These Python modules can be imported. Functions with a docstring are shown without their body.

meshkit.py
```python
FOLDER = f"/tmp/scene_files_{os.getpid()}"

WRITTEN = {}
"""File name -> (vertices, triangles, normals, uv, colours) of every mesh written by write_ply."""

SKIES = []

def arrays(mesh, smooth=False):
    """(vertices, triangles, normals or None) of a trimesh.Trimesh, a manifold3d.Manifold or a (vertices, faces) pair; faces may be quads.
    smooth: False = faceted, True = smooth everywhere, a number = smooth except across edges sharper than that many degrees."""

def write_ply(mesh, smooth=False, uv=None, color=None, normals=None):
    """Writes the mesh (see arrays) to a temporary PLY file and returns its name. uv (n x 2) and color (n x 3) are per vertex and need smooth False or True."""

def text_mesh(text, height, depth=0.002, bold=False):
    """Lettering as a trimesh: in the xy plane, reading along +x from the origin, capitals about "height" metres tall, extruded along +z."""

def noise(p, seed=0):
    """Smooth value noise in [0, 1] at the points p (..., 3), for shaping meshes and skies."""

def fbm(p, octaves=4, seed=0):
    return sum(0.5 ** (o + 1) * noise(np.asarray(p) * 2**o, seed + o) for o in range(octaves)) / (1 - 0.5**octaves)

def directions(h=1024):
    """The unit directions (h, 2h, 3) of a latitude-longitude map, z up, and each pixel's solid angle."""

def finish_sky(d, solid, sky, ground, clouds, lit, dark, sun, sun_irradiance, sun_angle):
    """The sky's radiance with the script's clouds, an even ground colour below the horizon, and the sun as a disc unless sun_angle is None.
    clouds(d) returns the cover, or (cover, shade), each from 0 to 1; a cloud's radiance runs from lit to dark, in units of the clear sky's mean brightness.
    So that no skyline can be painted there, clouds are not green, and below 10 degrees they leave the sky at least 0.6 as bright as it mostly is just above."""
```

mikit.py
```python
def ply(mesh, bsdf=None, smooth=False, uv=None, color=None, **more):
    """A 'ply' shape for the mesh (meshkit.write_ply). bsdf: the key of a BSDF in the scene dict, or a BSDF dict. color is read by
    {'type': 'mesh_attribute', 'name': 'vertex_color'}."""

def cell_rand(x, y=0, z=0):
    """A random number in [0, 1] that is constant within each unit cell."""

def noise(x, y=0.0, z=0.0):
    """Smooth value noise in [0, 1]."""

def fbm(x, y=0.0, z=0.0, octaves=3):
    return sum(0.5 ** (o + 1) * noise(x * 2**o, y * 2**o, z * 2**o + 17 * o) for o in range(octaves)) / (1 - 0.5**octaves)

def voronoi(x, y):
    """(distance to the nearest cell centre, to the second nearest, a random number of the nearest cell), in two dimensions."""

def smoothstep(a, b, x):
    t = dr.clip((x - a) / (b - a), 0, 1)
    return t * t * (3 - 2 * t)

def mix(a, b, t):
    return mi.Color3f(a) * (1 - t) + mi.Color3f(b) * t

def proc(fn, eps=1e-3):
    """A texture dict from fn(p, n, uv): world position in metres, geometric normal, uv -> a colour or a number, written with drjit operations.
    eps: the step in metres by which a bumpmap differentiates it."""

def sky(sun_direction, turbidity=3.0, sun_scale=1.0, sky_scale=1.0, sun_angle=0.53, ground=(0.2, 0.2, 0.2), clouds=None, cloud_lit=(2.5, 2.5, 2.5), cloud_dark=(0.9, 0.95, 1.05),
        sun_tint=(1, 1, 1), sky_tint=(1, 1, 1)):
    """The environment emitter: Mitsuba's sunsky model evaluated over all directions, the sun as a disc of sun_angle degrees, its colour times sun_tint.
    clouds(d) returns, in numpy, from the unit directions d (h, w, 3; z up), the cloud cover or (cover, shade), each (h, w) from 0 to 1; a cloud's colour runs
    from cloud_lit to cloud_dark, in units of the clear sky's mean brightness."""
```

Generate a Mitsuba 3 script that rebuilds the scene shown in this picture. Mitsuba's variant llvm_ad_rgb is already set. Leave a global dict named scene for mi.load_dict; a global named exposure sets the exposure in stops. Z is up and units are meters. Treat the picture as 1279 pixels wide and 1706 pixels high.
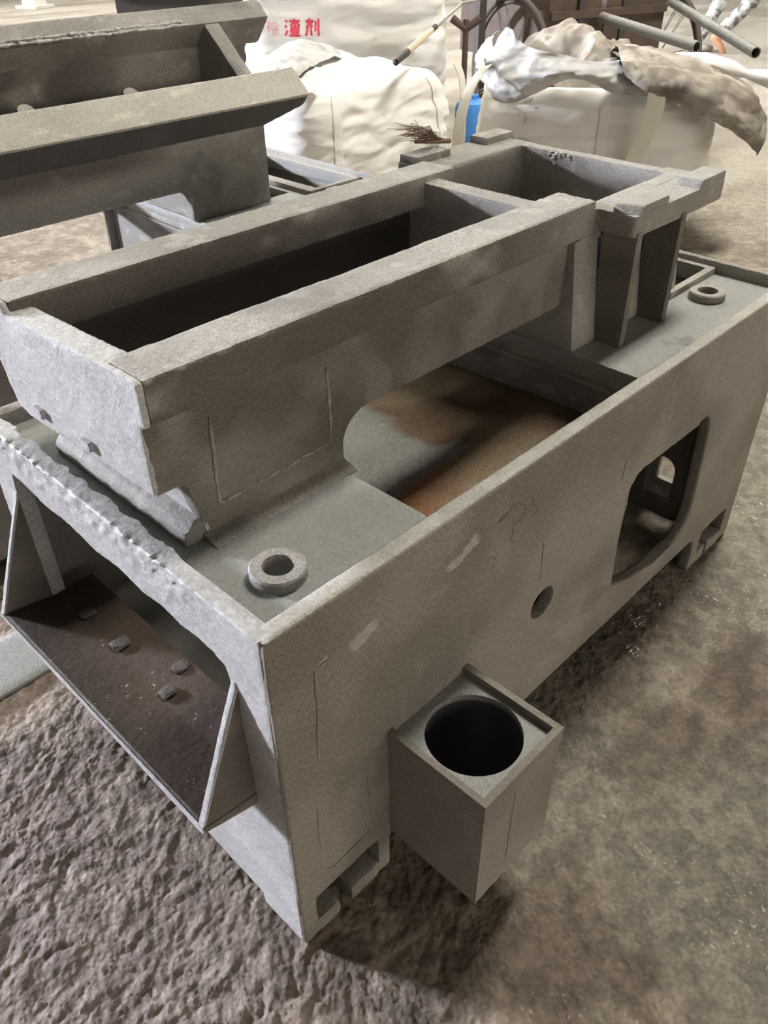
import math, random
import numpy as np, trimesh, mitsuba as mi, drjit as dr, mikit
from mikit import noise, fbm, voronoi, smoothstep, mix, cell_rand
from manifold3d import Manifold, CrossSection
import meshkit
from meshkit import fbm as nfbm, noise as nnoise
from shapely.geometry import Polygon, Point, box as sbox
random.seed(4); rng = np.random.default_rng(4)
T = mi.ScalarTransform4f
scene, labels = {'type': 'scene'}, {}

# ------------------------------------------------------------------ camera, light, exposure
F_PX, YAW, PITCH, ROLL, EYE = 1341.5, 0.782, 0.645, 0.0160, np.array([-0.386, -0.598, 1.502])
fw = np.array([math.cos(YAW) * math.cos(PITCH), math.sin(YAW) * math.cos(PITCH), -math.sin(PITCH)])
rt = np.array([math.sin(YAW), -math.cos(YAW), 0.0]); dn = np.cross(fw, rt)
up = -(-math.sin(ROLL) * rt + math.cos(ROLL) * dn)
scene['camera'] = {'type': 'perspective', 'fov': 2 * math.degrees(math.atan(1279 / 2 / F_PX)), 'fov_axis': 'x', 'near_clip': 0.02, 'far_clip': 200.0,
                   'to_world': T().look_at(origin=EYE.tolist(), target=(EYE + fw).tolist(), up=up.tolist())}
exposure = -0.16
HALL = (-13.0, 19.0, -13.0, 22.0, 7.0)           # x0, x1, y0, y1, height
FAR_FILL = [17.0, 16.2, 14.6]                      # added unseen roof strips that light the far floor
ROOF_PANE = [84.0, 80.0, 72.0]                     # the clear roof light over the castings
WINDOW = [1500.0, 1560.0, 1790.0]                  # the glazed gable opening, cool daylight
FRONT_FILL = [4.7, 4.2, 3.5]                             # added unseen fill panel in the front wall

# ------------------------------------------------------------------ helpers
def numbered(key):
    if key not in scene and key not in labels: return key
    i = 1
    while f'{key}_{i:03d}' in scene or f'{key}_{i:03d}' in labels: i += 1
    return f'{key}_{i:03d}'
def add(key, mesh, bsdf, smooth=35, parent=None, label=None, cat=None, group=None, kind=None, **more):
    key = numbered(f'{parent}__{key}' if parent else key)
    scene[key] = mikit.ply(mesh, bsdf, smooth=smooth, **more)
    d = {k: v for k, v in (('label', label), ('category', cat), ('group', group), ('kind', kind)) if v}
    if d: labels[key] = d
    return key
def thing(key, label, cat, group=None):
    key = numbered(key)
    labels[key] = {'label': label, 'category': cat, **({'group': group} if group else {})}
    return key
def B(x0, x1, y0, y1, z0, z1):
    return Manifold.cube((x1 - x0, y1 - y0, z1 - z0)).translate((x0, y0, z0))
def ext(poly, h):
    polys = getattr(poly, 'geoms', [poly]); rings = []
    for g in polys:
        g = Polygon(g.exterior, g.interiors) if True else g
        rings.append(np.array(g.exterior.coords)[:-1]); rings += [np.array(r.coords)[:-1] for r in g.interiors]
    from manifold3d import FillRule
    return Manifold.extrude(CrossSection([r.tolist() for r in rings], FillRule.EvenOdd), h)
def XZ(poly, y0, y1):    # polygon in (x, z), from y0 to y1
    return ext(poly, y1 - y0).transform([[1, 0, 0, 0], [0, 0, -1, y1], [0, 1, 0, 0]])
def YZ(poly, x0, x1):    # polygon in (y, z), from x0 to x1
    return ext(poly, x1 - x0).transform([[0, 0, 1, x0], [1, 0, 0, 0], [0, 1, 0, 0]])
def XY(poly, z0, z1):
    return ext(poly, z1 - z0).translate((0, 0, z0))
def rounded(poly, r):
    return poly.buffer(-r).buffer(2 * r, quad_segs=6).buffer(-r, quad_segs=6) if r else poly
def cyl(c, r, z0, z1, r2=None, n=40):
    return Manifold.cylinder(z1 - z0, r, r2 if r2 is not None else r, n).translate((c[0], c[1], z0))
def tm(m):
    if isinstance(m, trimesh.Trimesh): return m
    q = m.to_mesh(); return trimesh.Trimesh(np.array(q.vert_properties[:, :3]), np.array(q.tri_verts), process=False)
def cast(m, L=0.010, amp=0.0006, seed=0, it=2, scale=60, at=None):
    """Rough cast iron: fine triangles, softened edges, a slightly uneven skin."""
    t = tm(m.refine_to_length(L))
    p, e = np.array(t.vertices), np.array(t.faces)[:, [0, 1, 1, 2, 2, 0]].reshape(-1, 2)
    for _ in range(it):      # each undirected edge comes up twice, once per direction
        s, k = np.zeros_like(p), np.bincount(e[:, 0], minlength=len(p))[:, None]
        for j in range(3): s[:, j] = np.bincount(e[:, 0], p[e[:, 1], j], len(p))
        p = np.where(k > 0, p * 0.65 + 0.35 * s / np.maximum(k, 1), p)
    t = trimesh.Trimesh(p, t.faces, process=False)
    d = (nfbm(p * scale, 2, seed) - 0.5) * 2 * amp + (nfbm(p * 9, 2, seed + 7) - 0.5) * 2 * amp * 1.6
    t.vertices = p + t.vertex_normals * d[:, None]
    if at is not None: t.vertices += np.asarray(at)
    return t
def tube(pts, r, n=10, caps=True):
    pts = np.asarray(pts, float); r = np.broadcast_to(r, len(pts))
    d = np.gradient(pts, axis=0); d /= np.linalg.norm(d, axis=1, keepdims=True) + 1e-12
    a = np.array([0, 0, 1.0]) if abs(d[0][2]) < 0.9 else np.array([1.0, 0, 0])
    vs = []; an = np.arange(n) * 2 * np.pi / n
    for i in range(len(pts)):
        u = np.cross(d[i], a); u /= np.linalg.norm(u); w = np.cross(d[i], u)
        vs.append(pts[i] + r[i] * (np.cos(an)[:, None] * u + np.sin(an)[:, None] * w)); a = -np.cross(u, d[i]) if False else a
    v = np.vstack(vs); f = []
    for i in range(len(pts) - 1):
        for k in range(n):
            q = (k + 1) % n; f += [[i * n + k, (i + 1) * n + q, i * n + q], [i * n + k, (i + 1) * n + k, (i + 1) * n + q]]
    if caps:
        v = np.vstack([v, pts[0], pts[-1]]); e = len(v)
        f += [[e - 2, k, (k + 1) % n] for k in range(n)] + [[e - 1, (len(pts) - 1) * n + (k + 1) % n, (len(pts) - 1) * n + k] for k in range(n)]
    t = trimesh.Trimesh(v, np.array(f), process=False); t.fix_normals()
    return t
def grid_faces(n, m, wrap=False):
    f = []
    for i in range(n - 1):
        for j in range(m if wrap else m - 1):
            k = (j + 1) % m; f.append([i * m + j, i * m + k, (i + 1) * m + k, (i + 1) * m + j])
    f = np.array(f); return np.vstack([f[:, [0, 1, 2]], f[:, [0, 2, 3]]])
def sheet(P, th):
    """A cloth or plate of thickness th from a grid of points (n, m, 3)."""
    n, m = P.shape[:2]; f = grid_faces(n, m)
    t = trimesh.Trimesh(P.reshape(-1, 3), f, process=False); N = np.array(t.vertex_normals)
    a, b = P.reshape(-1, 3) + N * th / 2, P.reshape(-1, 3) - N * th / 2
    k = n * m
    rim = [(0 * m + j) for j in range(m)] + [i * m + m - 1 for i in range(1, n)] + [(n - 1) * m + j for j in range(m - 2, -1, -1)] + [i * m for i in range(n - 2, 0, -1)]
    side = []
    for q in range(len(rim)):
        x, y = rim[q], rim[(q + 1) % len(rim)]; side += [[x, x + k, y], [y, x + k, y + k]]
    return trimesh.Trimesh(np.vstack([a, b]), np.vstack([f, f[:, ::-1] + k, np.array(side)]), process=False)
cat = trimesh.util.concatenate

# ------------------------------------------------------------------ materials
def pr(color, rough=0.6, spec=0.4, **k):
    c = color if isinstance(color, dict) else {'type': 'rgb', 'value': list(color)}
    return {'type': 'principled', 'base_color': c, 'roughness': rough, 'specular': spec, **k}
def two(b): return {'type': 'twosided', 'b': b}
def bump(b, fn, scale, eps=1e-3): return {'type': 'bumpmap', 'tex': mikit.proc(fn, eps), 'scale': scale, 'b': b}

def iron_c(p, n, uv):
    a = fbm(p.x * 5, p.y * 5, p.z * 5, 3); b = fbm(p.x * 31 + 9, p.y * 31, p.z * 31, 2); g = noise(p.x * 420, p.y * 420, p.z * 420)
    c = mix((0.205, 0.192, 0.168), (0.30, 0.283, 0.25), smoothstep(0.25, 0.75, a))
    c = mix(c, (0.36, 0.34, 0.31), smoothstep(0.62, 0.8, b) * 0.5)
    dark = smoothstep(0.60, 0.78, fbm(p.x * 7 + 40, p.y * 7, p.z * 7 + 3, 3))
    c = mix(c, (0.10, 0.096, 0.088), dark * 0.6)
    film = smoothstep(0.34, 0.54, fbm(p.x * 6 + 11, p.y * 6, p.z * 9 + 2, 3) + 0.22 * (1 - smoothstep(0.35, 0.85, p.x))) * (1 - smoothstep(0.4, 0.8, dr.abs(n.z))) * (1 - smoothstep(0.75, 1.05, p.x)) * smoothstep(0.9, 0.95, p.z)  # random blotches, plus shade put into the colour of upright faces
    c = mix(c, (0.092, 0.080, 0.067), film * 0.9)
    worn = smoothstep(1.026, 1.032, p.z) * (1 - smoothstep(0.2, 0.4, p.x + 0.5 * fbm(p.x * 30, p.y * 60, 1.0, 2))) * (1 - smoothstep(0.255, 0.285, p.y + 0.03 * fbm(p.x * 40, p.y * 90, 3.0, 2)))
    c = mix(c, (0.56, 0.54, 0.48), worn * 0.8)
    return c * (0.70 + 0.60 * g)
def iron_b(p, n, uv):
    return 0.6 * noise(p.x * 330, p.y * 330, p.z * 330) + 0.4 * noise(p.x * 150, p.y * 150, p.z * 150) + 0.8 * fbm(p.x * 40, p.y * 40, p.z * 40, 2)
def panel_c(p, n, uv):      # front panel: dusty brown-olive skin, paler towards the middle, scars
    a = fbm(p.x * 4, p.y * 4, p.z * 4, 3); g = noise(p.x * 380, p.y * 380, p.z * 380); st = fbm(p.x * 22, p.y * 22, p.z * 6, 2)
    c = mix((0.185, 0.165, 0.138), (0.265, 0.245, 0.208), smoothstep(0.3, 0.7, a))
    c = mix(c, (0.31, 0.29, 0.25), smoothstep(0.66, 0.85, st) * 0.25)
    x, z = p.x, p.z
    def streak(cx, cz, L, w, ang):
        ca, sa = math.cos(ang), math.sin(ang); wob = (fbm(x * 55, z * 55, 3.0, 3) - 0.5) * 0.022
        u = (x - cx) * ca + (z - cz) * sa; v = -(x - cx) * sa + (z - cz) * ca + wob
        return (1 - smoothstep(L * 0.6, L, dr.abs(u))) * (1 - smoothstep(w * 0.6, w, dr.abs(v)))
    for q in ((0.172, 0.665, 0.034, 0.012, 0.28), (0.092, 0.671, 0.012, 0.005, 0.2), (0.392, 0.686, 0.048, 0.013, 0.24), (0.34, 0.640, 0.03, 0.006, 0.0)):
        c = mix(c, (0.40, 0.375, 0.34), streak(*q) * (0.85 if q[0] != 0.34 else 0.25))
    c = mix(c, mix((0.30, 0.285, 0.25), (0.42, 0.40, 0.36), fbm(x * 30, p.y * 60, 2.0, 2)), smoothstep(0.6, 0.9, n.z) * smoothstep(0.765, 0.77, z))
    vein = 1 - smoothstep(0.0, 0.03, dr.abs(fbm(x * 16, z * 22, 1.0, 3) - 0.5))
    c = mix(c, (0.07, 0.06, 0.05), vein * (1 - smoothstep(0.03, 0.075, dr.sqrt(dr.square((x - 0.505) * 0.6) + dr.square(z - 0.668)))) * 0.8)
    scrape = (1 - smoothstep(0.0, 0.35, dr.abs(x - 0.75))) * (1 - smoothstep(0.0, 0.14, dr.abs(z - 0.25)))
    c = mix(c, (0.33, 0.31, 0.27), scrape * smoothstep(0.4, 0.7, fbm(x * 12 + z * 20, z * 9 - x * 5, 2.0, 3)) * 0.7)
    return c * (0.72 + 0.56 * g)
def deck_c(p, n, uv):
    a = fbm(p.x * 6, p.y * 6, p.z * 6, 3); g = noise(p.x * 420, p.y * 420, p.z * 420)
    c = mix((0.20, 0.205, 0.19), (0.27, 0.275, 0.255), a)
    spot = smoothstep(0.55, 0.72, fbm(p.x * 14, p.y * 14, 4.0, 3)) * (1 - smoothstep(0.05, 0.16, dr.sqrt(dr.square(p.x - 1.17) + dr.square(p.y - 0.08))))
    return mix(c, (0.09, 0.10, 0.095), spot * 0.9) * (0.74 + 0.52 * g)
def sand_c(p, n, uv):
    a = fbm(p.x * 9, p.y * 9, p.z * 9, 3); g = noise(p.x * 300, p.y * 300, p.z * 300)
    c = mix((0.105, 0.058, 0.034), (0.19, 0.125, 0.078), a)
    return c * (0.7 + 0.6 * g)
def floor_c(p, n, uv):
    a = fbm(p.x * 1.7, p.y * 1.7, 0.0, 4); b = fbm(p.x * 11, p.y * 11, 5.0, 3); g = noise(p.x * 170, p.y * 170, 1.0)
    c = mix((0.132, 0.102, 0.076), (0.222, 0.182, 0.140), smoothstep(0.35, 0.65, b))
    grey = smoothstep(0.45, 0.62, a) * smoothstep(0.1, 0.5, p.x)
    c = mix(c, (0.182, 0.166, 0.132), grey * 0.8)
    mauve = (1 - smoothstep(-0.35, 0.25, p.x)) * (1 - smoothstep(1.2, 2.5, p.y))
    c = mix(c, (0.228, 0.177, 0.152), mauve * 0.75)
    c = mix(c, (0.10, 0.075, 0.055), smoothstep(0.6, 0.8, fbm(p.x * 4 + 3, p.y * 4, 9.0, 3)) * 0.7)
    far = smoothstep(2.2, 7.5, dr.sqrt(dr.square(p.x) + dr.square(p.y)))  # paler with distance: the stronger light out there put into the colour
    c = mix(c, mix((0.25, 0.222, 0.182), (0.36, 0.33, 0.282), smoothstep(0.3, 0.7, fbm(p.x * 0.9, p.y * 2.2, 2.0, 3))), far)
    grit = smoothstep(0.84, 0.93, noise(p.x * 150, p.y * 150, 7.0)) * smoothstep(0.52, 0.75, fbm(p.x * 5, p.y * 5, 3.0, 2)) * smoothstep(0.05, 0.4, p.x)
    c = mix(c, (0.5, 0.49, 0.45), grit * 0.7)
    k = fbm(p.x * 34, p.y * 34, 6.0, 3)
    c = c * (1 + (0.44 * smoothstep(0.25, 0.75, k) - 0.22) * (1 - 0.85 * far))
    return c * (0.78 + 0.44 * g)
def floor_b(p, n, uv):
    return 0.5 * noise(p.x * 160, p.y * 160, 0.5) + 1.2 * fbm(p.x * 55, p.y * 55, 1.5, 3)
def bag_c(p, n, uv):
    weave = 0.975 + 0.025 * dr.sin(p.z * 700)
    dirt = smoothstep(0.5, 0.8, fbm(p.x * 3, p.y * 3, p.z * 5, 4))
    return mix((0.73, 0.715, 0.675), (0.56, 0.52, 0.45), dirt * 0.6) * weave
def bag_b(p, n, uv): return fbm(p.x * 14, p.y * 14, p.z * 30, 3) + 0.06 * noise(p.x * 200, p.y * 200, p.z * 500)
def dirty_c(p, n, uv):
    d = fbm(p.x * 7, p.y * 7, p.z * 7, 4); e = smoothstep(0.45, 0.7, fbm(p.x * 5 + 4, p.y * 5, p.z * 5, 3))
    return mix(mix((0.22, 0.19, 0.155), (0.36, 0.33, 0.285), smoothstep(0.35, 0.65, d)), (0.10, 0.083, 0.066), e * 0.8)
def camo_c(p, n, uv):
    a = fbm(p.x * 16, p.y * 16, p.z * 12, 3)
    return mix(mix((0.16, 0.16, 0.15), (0.42, 0.42, 0.40), smoothstep(0.4, 0.46, a)), (0.62, 0.62, 0.59), smoothstep(0.56, 0.6, a))
def rust_c(p, n, uv):
    a = fbm(p.x * 9, p.y * 9, p.z * 9, 4)
    return mix((0.050, 0.034, 0.026), (0.115, 0.080, 0.060), a)
def wall_c(p, n, uv):
    return mix((0.075, 0.07, 0.062), (0.11, 0.105, 0.095), fbm(p.x * 0.8, p.y * 0.8, p.z * 0.8, 3))

def blast_c(p, n, uv):
    g = noise(p.x * 300, p.y * 300, p.z * 300); h = noise(p.x * 160, p.y * 160, p.z * 160)
    c = mix((0.30, 0.295, 0.285), (0.42, 0.415, 0.40), fbm(p.x * 12, p.y * 12, p.z * 12, 3))
    return c * (0.66 + 0.44 * g + 0.24 * h)
scene['iron'] = two(bump(pr(mikit.proc(iron_c), 0.7, 0.35), iron_b, 0.0010))
def shaded_c(p, n, uv):
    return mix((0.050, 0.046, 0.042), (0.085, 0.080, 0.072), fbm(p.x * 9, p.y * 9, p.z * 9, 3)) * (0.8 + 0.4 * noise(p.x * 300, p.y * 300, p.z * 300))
scene['shaded_iron'] = two(bump(pr(mikit.proc(shaded_c), 0.7, 0.3), iron_b, 0.0006))  # near-black iron: the shade of recesses and undercuts put into the colour
scene['slag'] = two(bump(pr((0.065, 0.055, 0.050), 0.75, 0.3), iron_b, 0.001))
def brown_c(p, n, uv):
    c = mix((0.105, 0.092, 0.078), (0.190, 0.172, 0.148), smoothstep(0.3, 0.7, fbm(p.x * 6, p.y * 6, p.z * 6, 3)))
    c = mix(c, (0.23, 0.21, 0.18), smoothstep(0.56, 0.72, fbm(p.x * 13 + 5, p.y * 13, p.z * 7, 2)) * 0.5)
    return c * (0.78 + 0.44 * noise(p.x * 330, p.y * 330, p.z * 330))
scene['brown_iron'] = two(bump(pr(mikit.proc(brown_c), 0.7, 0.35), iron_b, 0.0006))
def lit_way_c(p, n, uv):
    c = mix((0.34, 0.318, 0.275), (0.44, 0.415, 0.365), fbm(p.x * 8, p.y * 8, p.z * 8, 3))
    c = mix(c, (0.58, 0.54, 0.46), smoothstep(0.6, 0.75, fbm(p.x * 18, p.y * 40, p.z * 40, 3)) * 0.5)
    return c * (0.8 + 0.4 * noise(p.x * 320, p.y * 320, p.z * 320))
scene['lit_way_iron'] = two(bump(pr(mikit.proc(lit_way_c), 0.75, 0.3), iron_b, 0.0005))  # paler copy of the iron, light on the slope put into its colour
scene['blasted_iron'] = two(bump(pr(mikit.proc(blast_c), 0.6, 0.4), iron_b, 0.0008))
scene['panel_iron'] = two(bump(pr(mikit.proc(panel_c), 0.65, 0.35), iron_b, 0.0010))
scene['deck_iron'] = two(bump(pr(mikit.proc(deck_c), 0.55, 0.5), iron_b, 0.0004))
scene['bare_iron'] = two(pr((0.42, 0.41, 0.38), 0.45, 0.5))
scene['rust_sand'] = two(bump(pr(mikit.proc(sand_c), 0.9, 0.2), floor_b, 0.001))
def dark_sand_c(p, n, uv):
    g = noise(p.x * 260, p.y * 260, p.z * 260); k = smoothstep(0.86, 0.93, noise(p.x * 210 + 5, p.y * 210, p.z * 210))
    c = mix((0.034, 0.023, 0.017), (0.068, 0.046, 0.033), fbm(p.x * 8, p.y * 8, p.z * 8, 3))
    return mix(c * (0.75 + 0.5 * g), (0.4, 0.36, 0.32), k * smoothstep(0.45, 0.6, fbm(p.x * 13, p.y * 13, 2.0, 2)))
def tray_c(p, n, uv):
    wx, wy = (fbm(p.x * 14, p.y * 14, 3.0, 3) - 0.5) * 0.10, (fbm(p.x * 14 + 7, p.y * 14, 5.0, 3) - 0.5) * 0.08
    x, y = p.x + wx, p.y + wy; a = fbm(p.x * 7, p.y * 7, 1.0, 3); g = noise(p.x * 300, p.y * 300, p.z * 300)
    c = mix((0.085, 0.052, 0.032), (0.15, 0.105, 0.065), a)
    c = mix(c, (0.24, 0.12, 0.062), (1 - smoothstep(0.03, 0.10, dr.abs(y - 0.215))) * (1 - smoothstep(0.60, 0.78, x)))
    c = mix(c, (0.21, 0.165, 0.11), smoothstep(0.5, 0.7, fbm(p.x * 5 + 2, p.y * 5, 8.0, 2)) * 0.7)
    bare = (1 - smoothstep(0.68, 0.72, x)) * smoothstep(0.24, 0.275, y)  # pool of light through the pocket, put in as paler bare metal
    bare = dr.maximum(bare, smoothstep(0.53, 0.58, x) * (1 - smoothstep(0.72, 0.82, x)) * (1 - smoothstep(0.15, 0.18, y)))
    return mix(c, (0.20, 0.205, 0.19), bare * 0.9) * (0.75 + 0.5 * g)
scene['tray_sand'] = two(bump(pr(mikit.proc(tray_c), 0.85, 0.2), floor_b, 0.0008))
scene['dark_sand'] = two(bump(pr(mikit.proc(dark_sand_c), 0.8, 0.3), floor_b, 0.001))  # very dark brown sand with pale specks
scene['ground'] = two(bump(pr(mikit.proc(floor_c), 0.72, 0.35), floor_b, 0.0034))
scene['bag_cloth'] = two(bump(pr(mikit.proc(bag_c), 0.6, 0.3), bag_b, 0.004, 2e-3))
scene['dirty_cloth'] = two(bump(pr(mikit.proc(dirty_c), 0.7, 0.25), bag_b, 0.004, 2e-3))
def cuff_c(p, n, uv):
    return mix(mix((0.46, 0.455, 0.44), (0.33, 0.325, 0.31), smoothstep(0.4, 0.65, fbm(p.x * 9, p.y * 9, p.z * 14, 4))), (0.25, 0.24, 0.22), smoothstep(0.6, 0.75, fbm(p.x * 16 + 3, p.y * 16, p.z * 22, 3)) * 0.7)
scene['cuff_cloth'] = two(bump(pr(mikit.proc(cuff_c), 0.6, 0.3), bag_b, 0.008, 2e-3))
scene['strap_cloth'] = two(pr((0.66, 0.63, 0.54), 0.7, 0.2))
scene['red_print'] = two(pr((0.62, 0.06, 0.10), 0.6, 0.3))
scene['faint_print'] = two(pr((0.66, 0.36, 0.37), 0.6, 0.3))
scene['grey_print'] = two(pr((0.52, 0.52, 0.52), 0.6, 0.3))
scene['rusty_steel'] = two(pr(mikit.proc(rust_c), 0.65, 0.4))
scene['grey_steel'] = two(pr((0.20, 0.20, 0.185), 0.45, 0.5))
scene['bright_steel'] = two(pr((0.62, 0.60, 0.56), 0.35, 0.5, metallic=0.6))
scene['dark_steel'] = two(pr((0.05, 0.045, 0.04), 0.6, 0.4))
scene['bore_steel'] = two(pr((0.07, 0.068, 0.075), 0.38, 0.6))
scene['rubber'] = two(pr((0.09, 0.075, 0.065), 0.8, 0.3))
scene['wood'] = two(pr((0.50, 0.42, 0.30), 0.6, 0.3))
scene['twig'] = two(pr((0.16, 0.11, 0.08), 0.8, 0.2))
scene['blue_plastic'] = two(pr((0.06, 0.26, 0.68), 0.4, 0.5))
scene['cardboard'] = two(pr((0.36, 0.20, 0.12), 0.8, 0.2))
scene['camo'] = two(pr(mikit.proc(camo_c), 0.8, 0.2))
scene['skin'] = two(pr((0.55, 0.36, 0.27), 0.55, 0.3))
scene['hair'] = two(pr((0.03, 0.025, 0.02), 0.6, 0.3))
scene['shirt'] = two(pr((0.20, 0.22, 0.24), 0.8, 0.2))
scene['shoe_grey'] = two(pr((0.55, 0.53, 0.48), 0.7, 0.2))
scene['shoe_orange'] = two(pr((0.60, 0.33, 0.20), 0.7, 0.2))
scene['white_paint'] = two(pr((0.72, 0.70, 0.64), 0.6, 0.3))
scene['wall_paint'] = two(pr(mikit.proc(wall_c), 0.8, 0.2))

# ------------------------------------------------------------------ the setting
def axis(lo, hi, d0, d1, step, far=60):
    a = np.arange(d0, d1 + 1e-9, step)
    return np.concatenate([d0 - np.geomspace(step, d0 - lo, far)[::-1], a, d1 + np.geomspace(step, hi - d1, far)])
xs, ys = axis(HALL[0], HALL[1], -0.95, 1.75, 0.0055), axis(HALL[2], HALL[3], -0.72, 1.25, 0.0055)
X, Y = np.meshgrid(xs, ys, indexing='ij')
P = np.stack([X, Y, 0 * X], -1)
rough = 0.55 + 0.45 * np.clip((0.35 - X) / 0.5, 0, 1)
warp = np.stack([nfbm(P * [9, 9, 1], 2, 41), nfbm(P * [9, 9, 1] + 5, 2, 42), 0 * X], -1) * .12
ridge = 1 - np.abs(2 * nfbm((P + warp) * [20, 30, 1], 3, 3) - 1)
ridge2 = 1 - np.abs(2 * nfbm((P + warp) * [48, 36, 1], 2, 13) - 1)
Zf = .85 * rough * (-.0042 * np.clip(ridge - .55, 0, 1) / .45 - .0022 * ridge2 ** 3 + .010 * (nfbm(P * [13, 15, 1], 4, 23) - .5) + .0062 * (nfbm(P * [75, 60, 1], 3, 31) - .5) + .003) + .010 * (nfbm(P * [3.0, 3.0, 1], 2, 5) - .5)
near = np.clip(1.4 - np.hypot(X - 0.4, Y - 0.3) / 4, 0, 1)
Zf = Zf * near - 0.004
t = trimesh.Trimesh(np.stack([X, Y, Zf], -1).reshape(-1, 3), grid_faces(len(xs), len(ys)), process=False)
if t.face_normals[0][2] < 0: t.faces = t.faces[:, ::-1]
add('floor', t, 'ground', smooth=True, kind='structure')
x0, x1, y0, y1, hh = HALL
def slab(*a): return tm(B(*a))
add('wall_left', slab(x0 - .2, x0, y0, y1, -.02, hh), 'wall_paint', False, kind='structure')
add('wall_right', slab(x1, x1 + .2, y0, y1, -.02, hh), 'wall_paint', False, kind='structure')
DX0, DX1, DZ0, DZ1 = -4.0, 9.0, 1.6, 5.2
add('wall_front', tm(B(x0, x1, y0 - .2, y0, -.02, hh) - B(DX0, DX1, y0 - 1, y0 + 1, DZ0, DZ1)), 'wall_paint', False, kind='structure')
WX0, WX1, WZ0, WZ1 = -11.2, -8.6, 5.0, 6.6
add('wall_back', tm(B(x0, x1, y1, y1 + .2, -.02, hh) - B(WX0, WX1, y1 - 1, y1 + 1, WZ0, WZ1)), 'wall_paint', False, kind='structure')
add('ceiling', slab(x0, x1, y0, y1, hh, hh + .2), 'wall_paint', False, kind='structure')
def pane(name, c, u, v, rad):
    c, u, v = map(np.array, (c, u, v)); q = [c - u - v, c + u - v, c + u + v, c - u + v]
    key = add(name, trimesh.Trimesh(q, [[0, 1, 2], [0, 2, 3]], process=False), 'white_paint', False, kind='structure')
    scene[key]['emitter'] = {'type': 'area', 'radiance': {'type': 'rgb', 'value': list(rad)}}
pane('window_1', ((WX0 + WX1) / 2, y1 + .1, (WZ0 + WZ1) / 2), ((WX1 - WX0) / 2, 0, 0), (0, 0, (WZ1 - WZ0) / 2), WINDOW)
def sky_strip(n, cx, cy, hx, hy, rad): pane(f'window_{n}', (cx, cy, hh - .02), (hx, 0, 0), (0, -hy, 0), rad)
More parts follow.
